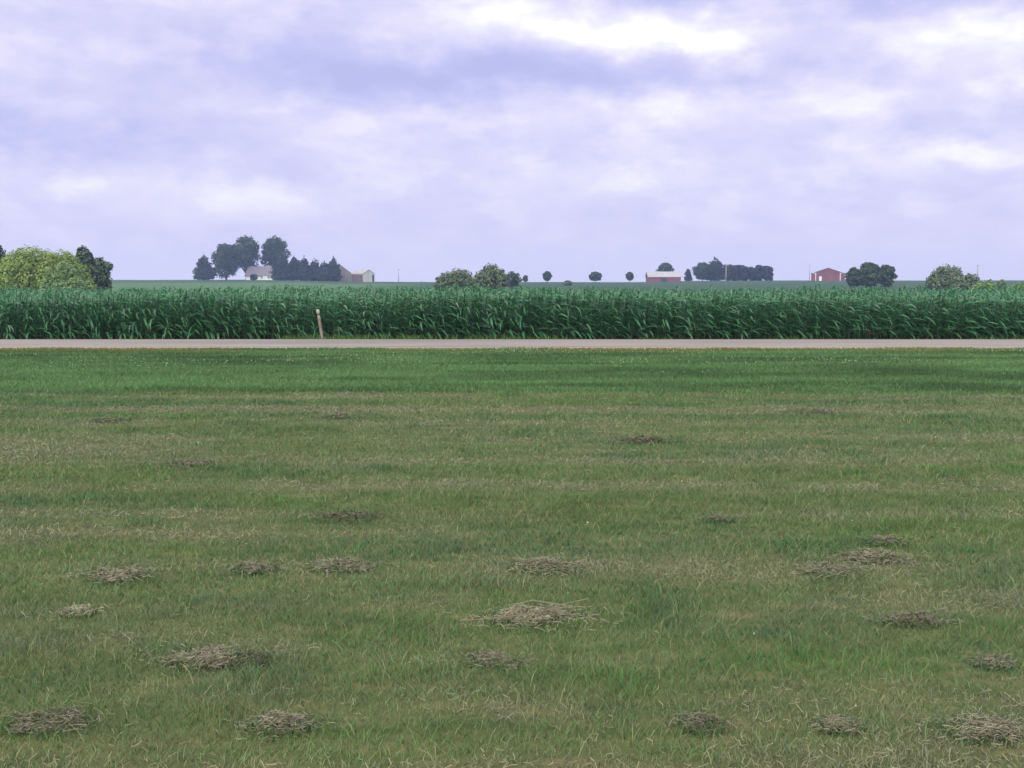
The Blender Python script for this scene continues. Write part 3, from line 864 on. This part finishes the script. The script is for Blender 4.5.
# ------------------------------------------------------------------ poles
def pole(px, ytop, D, label, arms=1, r=.17):
    x = (px - 512) / F * D
    z0 = gz(x, D); h = at(px, ytop, D)[2] - z0
    root = empty('utility_pole', (x, D, z0), R(20))
    props(root, label, 'pole', 'poles standing in the fields')
    MB().tube([(0, 0, -.5), (0, 0, h * .5), (0, 0, h)], [r, r * .85, r * .7], 9).build('post', M_POLE, root, smooth=True)
    for k in range(arms):
        zz = h - .35 - .9 * k
        ca = MB().box(-.9, .9, -r - .10, -r * .72 - .002, zz - .07, zz + .07).build('crossarm', M_POLE, root)
        for q in (-.8, -.4, .4, .8):
            MB().tube([(q, -r * .72 - .06, zz + .073), (q, -r * .72 - .06, zz + .22)], [.05, .035], 6).build('insulator', M_TRIM, ca)
pole(399, 269, 600, 'thin bare pole alone on the skyline right of the shed')
pole(725, 264.5, 420, 'pale pole standing in front of the windbreak trees', r=.22)
pole(808, 264.5, 600, 'thin pole just left of the red barn')
pole(975.3, 264.8, 480, 'tall brown pole at the right, behind the pale bush', r=.22)

# ------------------------------------------------------------------ fence post by the road
def fence_post():
    D = 38.55
    x, y, z0 = (322.3 - 512) / F * D, D, 0.0
    zt = at(318, 309.3, D)[2]
    root = empty('fence_post', (x, y, z0))
    props(root, 'leaning weathered wooden post at the edge of the corn beside the road', 'post')
    lean = -.15
    def px(z): return lean * z / zt
    zc = zt * .80
    pts = [(px(z), 0, z) for z in (-.3, .25, .55, zc)]
    MB().tube(pts, [.062, .060, .055, .050], 10).build('post', M_POST, root, smooth=True)
    MB().tube([(px(z), 0, z) for z in (zc + .001, zc + .05)], [.038, .038], 10).build('neck', M_BARK, root, smooth=True)
    cap = MB().tube([(px(z), 0, z) for z in (zc + .051, zc + .10, zt - .04, zt)], [.052, .058, .056, .042], 10).build('cap', M_CAP, root, smooth=True)
fence_post()

# ------------------------------------------------------------------ air
def haze():
    m = bpy.data.materials.new('thin_summer_haze'); m.use_nodes = True
    nt = m.node_tree; nt.nodes.clear()
    out = nt.nodes.new('ShaderNodeOutputMaterial'); v = nt.nodes.new('ShaderNodeVolumePrincipled')
    v.inputs['Color'].default_value = (.44, .58, 1.0, 1); v.inputs['Density'].default_value = HAZE
    v.inputs['Anisotropy'].default_value = .2
    nt.links.new(v.outputs[0], out.inputs['Volume'])
    o = MB().box(-905, 905, -45, 1505, -9, 42).build('haze', m)
    props(o, kind='stuff', label='thin bluish summer haze over the far fields', cat='haze')
HAZE = .00027
haze()

# ------------------------------------------------------------------ sky and sun
SUN_EL, SUN_AZ = R(32), R(-155)
def sky():
    w = bpy.data.worlds.new('World'); S.world = w; w.use_nodes = True
    nt = w.node_tree; bg = nt.nodes['Background']
    L = nt.links.new
    ns = node(nt, 'ShaderNodeTexSky', sky_type='NISHITA', sun_disc=False, sun_elevation=SUN_EL, sun_rotation=SUN_AZ)
    ns.dust_density = 2.0
    d = node(nt, 'ShaderNodeTexCoord').outputs['Generated']
    sep = node(nt, 'ShaderNodeSeparateXYZ'); L(d, sep.inputs[0])
    def math_(op, a, b=None, c=None):
        n = node(nt, 'ShaderNodeMath', operation=op)
        for i, v in enumerate((a, b, c)):
            if v is None: continue
            if isinstance(v, (int, float)): n.inputs[i].default_value = v
            else: L(v, n.inputs[i])
        return n.outputs[0]
    # azimuth and elevation of the direction, in units of 1/1098 radian
    az = math_('MULTIPLY', math_('ARCTAN2', sep.outputs[0], sep.outputs[1]), F)
    el = math_('MULTIPLY', math_('ARCSINE', sep.outputs[2]), F)
    cv = node(nt, 'ShaderNodeCombineXYZ'); L(az, cv.inputs[0]); L(el, cv.inputs[1])
    def tex(scale, stretch, detail, off, rough=.55):
        mp = node(nt, 'ShaderNodeMapping'); mp.inputs['Scale'].default_value = stretch; mp.inputs['Location'].default_value = off
        L(cv.outputs[0], mp.inputs['Vector'])
        n = node(nt, 'ShaderNodeTexNoise'); n.inputs['Scale'].default_value = scale; n.inputs['Detail'].default_value = detail
        n.inputs['Roughness'].default_value = rough
        L(mp.outputs[0], n.inputs['Vector'])
        return n
    # ragged cloud edges: shift the coordinates by noise
    wn = tex(.012, (1, 1.5, 1), 5, (3, 8, 0), .6)
    sh = node(nt, 'ShaderNodeVectorMath', operation='MULTIPLY_ADD')
    sb = node(nt, 'ShaderNodeVectorMath', operation='SUBTRACT'); L(wn.outputs['Color'], sb.inputs[0]); sb.inputs[1].default_value = (.5, .5, .5)
    L(sb.outputs[0], sh.inputs[0]); sh.inputs[1].default_value = (130, 55, 0); L(cv.outputs[0], sh.inputs[2])
    PV = sh.outputs[0]
    total = None
    for (px, py, sx, sy, amp) in SKYBLOBS:
        a = node(nt, 'ShaderNodeVectorMath', operation='SUBTRACT'); L(PV, a.inputs[0]); a.inputs[1].default_value = (px - 512, HOR - py, 0)
        b = node(nt, 'ShaderNodeVectorMath', operation='MULTIPLY'); L(a.outputs[0], b.inputs[0]); b.inputs[1].default_value = (1 / sx, 1 / sy, 0)
        c = node(nt, 'ShaderNodeVectorMath', operation='DOT_PRODUCT'); L(b.outputs[0], c.inputs[0]); L(b.outputs[0], c.inputs[1])
        g = math_('EXPONENT', math_('MULTIPLY', c.outputs['Value'], -1.0))
        total = math_('MULTIPLY_ADD', g, amp, total if total is not None else 0.0)
    n1 = tex(.0085, (1, 2.4, 1), 6, (0, 0, 0)).outputs['Fac']
    n2 = tex(.030, (1, 1.8, 1), 4, (5, 2, 0)).outputs['Fac']
    v = math_('ADD', total, .50)
    v = math_('MULTIPLY_ADD', math_('SUBTRACT', n1, .5), .48, v)
    v = math_('MULTIPLY_ADD', math_('SUBTRACT', n2, .5), .34, v)
    n3 = tex(.0105, (1, 2.3, 1), 8, (11, 4, 0), .52).outputs['Fac']
    pf = node(nt, 'ShaderNodeMapRange', interpolation_type='SMOOTHSTEP'); L(n3, pf.inputs[0])
    pf.inputs[1].default_value = .46; pf.inputs[2].default_value = .62; pf.inputs[3].default_value = -.06; pf.inputs[4].default_value = .11
    v = math_('ADD', v, pf.outputs[0])
    # thinner contrast close to the horizon
    lowf = node(nt, 'ShaderNodeMapRange', interpolation_type='SMOOTHSTEP'); L(el, lowf.inputs[0])
    lowf.inputs[1].default_value = 0; lowf.inputs[2].default_value = 95
    v = math_('ADD', math_('MULTIPLY_ADD', math_('SUBTRACT', v, .50), math_('MULTIPLY_ADD', lowf.outputs[0], .88, .12), .585), math_('MULTIPLY', lowf.outputs[0], -.07))
    col = ramp(nt, v, [(.08, (.42, .43, .71)), (.28, (.485, .49, .765)), (.50, (.60, .575, .80)), (.68, (.69, .655, .82)), (.86, (.79, .77, .85)), (1.0, (.90, .885, .90))])
    # real overcast skies grow brighter towards the zenith, outside the picture
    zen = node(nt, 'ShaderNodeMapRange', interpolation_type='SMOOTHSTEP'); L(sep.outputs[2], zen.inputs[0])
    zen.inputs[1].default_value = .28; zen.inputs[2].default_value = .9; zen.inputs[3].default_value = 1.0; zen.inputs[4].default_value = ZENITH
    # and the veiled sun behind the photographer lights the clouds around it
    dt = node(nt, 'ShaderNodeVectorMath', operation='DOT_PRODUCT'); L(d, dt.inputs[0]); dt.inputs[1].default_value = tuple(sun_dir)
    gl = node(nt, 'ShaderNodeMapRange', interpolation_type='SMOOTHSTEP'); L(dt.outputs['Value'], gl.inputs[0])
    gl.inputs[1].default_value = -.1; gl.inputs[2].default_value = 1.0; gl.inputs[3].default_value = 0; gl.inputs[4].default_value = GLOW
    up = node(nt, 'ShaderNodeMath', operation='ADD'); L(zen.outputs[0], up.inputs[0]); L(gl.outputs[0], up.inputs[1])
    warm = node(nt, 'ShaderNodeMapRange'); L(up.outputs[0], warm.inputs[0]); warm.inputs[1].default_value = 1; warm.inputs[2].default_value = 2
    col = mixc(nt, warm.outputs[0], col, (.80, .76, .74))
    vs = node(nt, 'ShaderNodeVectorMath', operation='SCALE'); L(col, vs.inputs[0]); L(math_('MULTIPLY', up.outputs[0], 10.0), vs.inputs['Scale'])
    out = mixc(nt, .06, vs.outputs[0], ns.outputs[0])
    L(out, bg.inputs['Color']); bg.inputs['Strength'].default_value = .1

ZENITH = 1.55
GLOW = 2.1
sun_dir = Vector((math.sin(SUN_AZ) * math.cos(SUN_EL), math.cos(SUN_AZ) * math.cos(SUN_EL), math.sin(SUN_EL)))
SKYBLOBS = [
    # px, py, half width, half height, strength (light clouds +, blue-grey undersides -)
    (490, 30, 90, 20, .42), (690, 46, 80, 18, .46), (600, 42, 90, 18, .32), (560, 10, 60, 14, .18), (170, 8, 85, 18, .36), (945, 70, 75, 22, .42), (980, 104, 45, 12, .36),
    (650, 112, 200, 20, .26), (820, 120, 80, 24, .18), (960, 158, 90, 15, .30), (600, 180, 160, 22, .20), (860, 165, 70, 16, .16), (170, 195, 150, 18, .10), (280, 205, 140, 16, .12), (380, 130, 110, 22, .08),
    (480, 84, 190, 22, -.42), (645, 4, 70, 15, -.50), (70, 143, 140, 22, -.30), (330, 88, 90, 16, -.14), (900, 12, 150, 24, -.26), (760, 90, 120, 13, -.20), (300, 62, 110, 22, -.12), (900, 142, 90, 12, -.16),
    (200, 235, 400, 16, -.06), (25, 70, 60, 18, .16), (130, 65, 30, 12, .16), (100, 190, 90, 14, .10), (420, 60, 40, 10, .10), (240, 120, 40, 14, .12), (40, 10, 60, 30, .04),
]
sky()

sun = bpy.data.lights.new('sun', 'SUN'); sun.energy = 1.4; sun.angle = R(12); sun.color = (1, .95, .88)
so = bpy.data.objects.new('sun', sun); COL.objects.link(so)
so.rotation_euler = (-sun_dir).to_track_quat('-Z', 'Y').to_euler()
so.location = (0, 0, 60)

# ------------------------------------------------------------------ camera and render settings
cam = bpy.data.cameras.new('camera'); cam.sensor_width = 36; cam.lens = 36 * F / 1024
cam.clip_start = .05; cam.clip_end = 5000
co = bpy.data.objects.new('camera', cam); COL.objects.link(co)
co.location = (0, 0, H); co.rotation_euler = (math.pi / 2 - PITCH, 0, 0)
S.camera = co
S.view_settings.view_transform = 'Standard'; S.view_settings.look = 'None'
S.view_settings.exposure = .3; S.view_settings.gamma = 1; S.view_settings.use_curve_mapping = False
S.render.engine = 'CYCLES'
cy = S.cycles
cy.max_bounces = 6; cy.diffuse_bounces = 3; cy.glossy_bounces = 2; cy.transmission_bounces = 3; cy.volume_bounces = 1; cy.transparent_max_bounces = 4
cy.use_denoising = True
cy.filter_width = 1.5
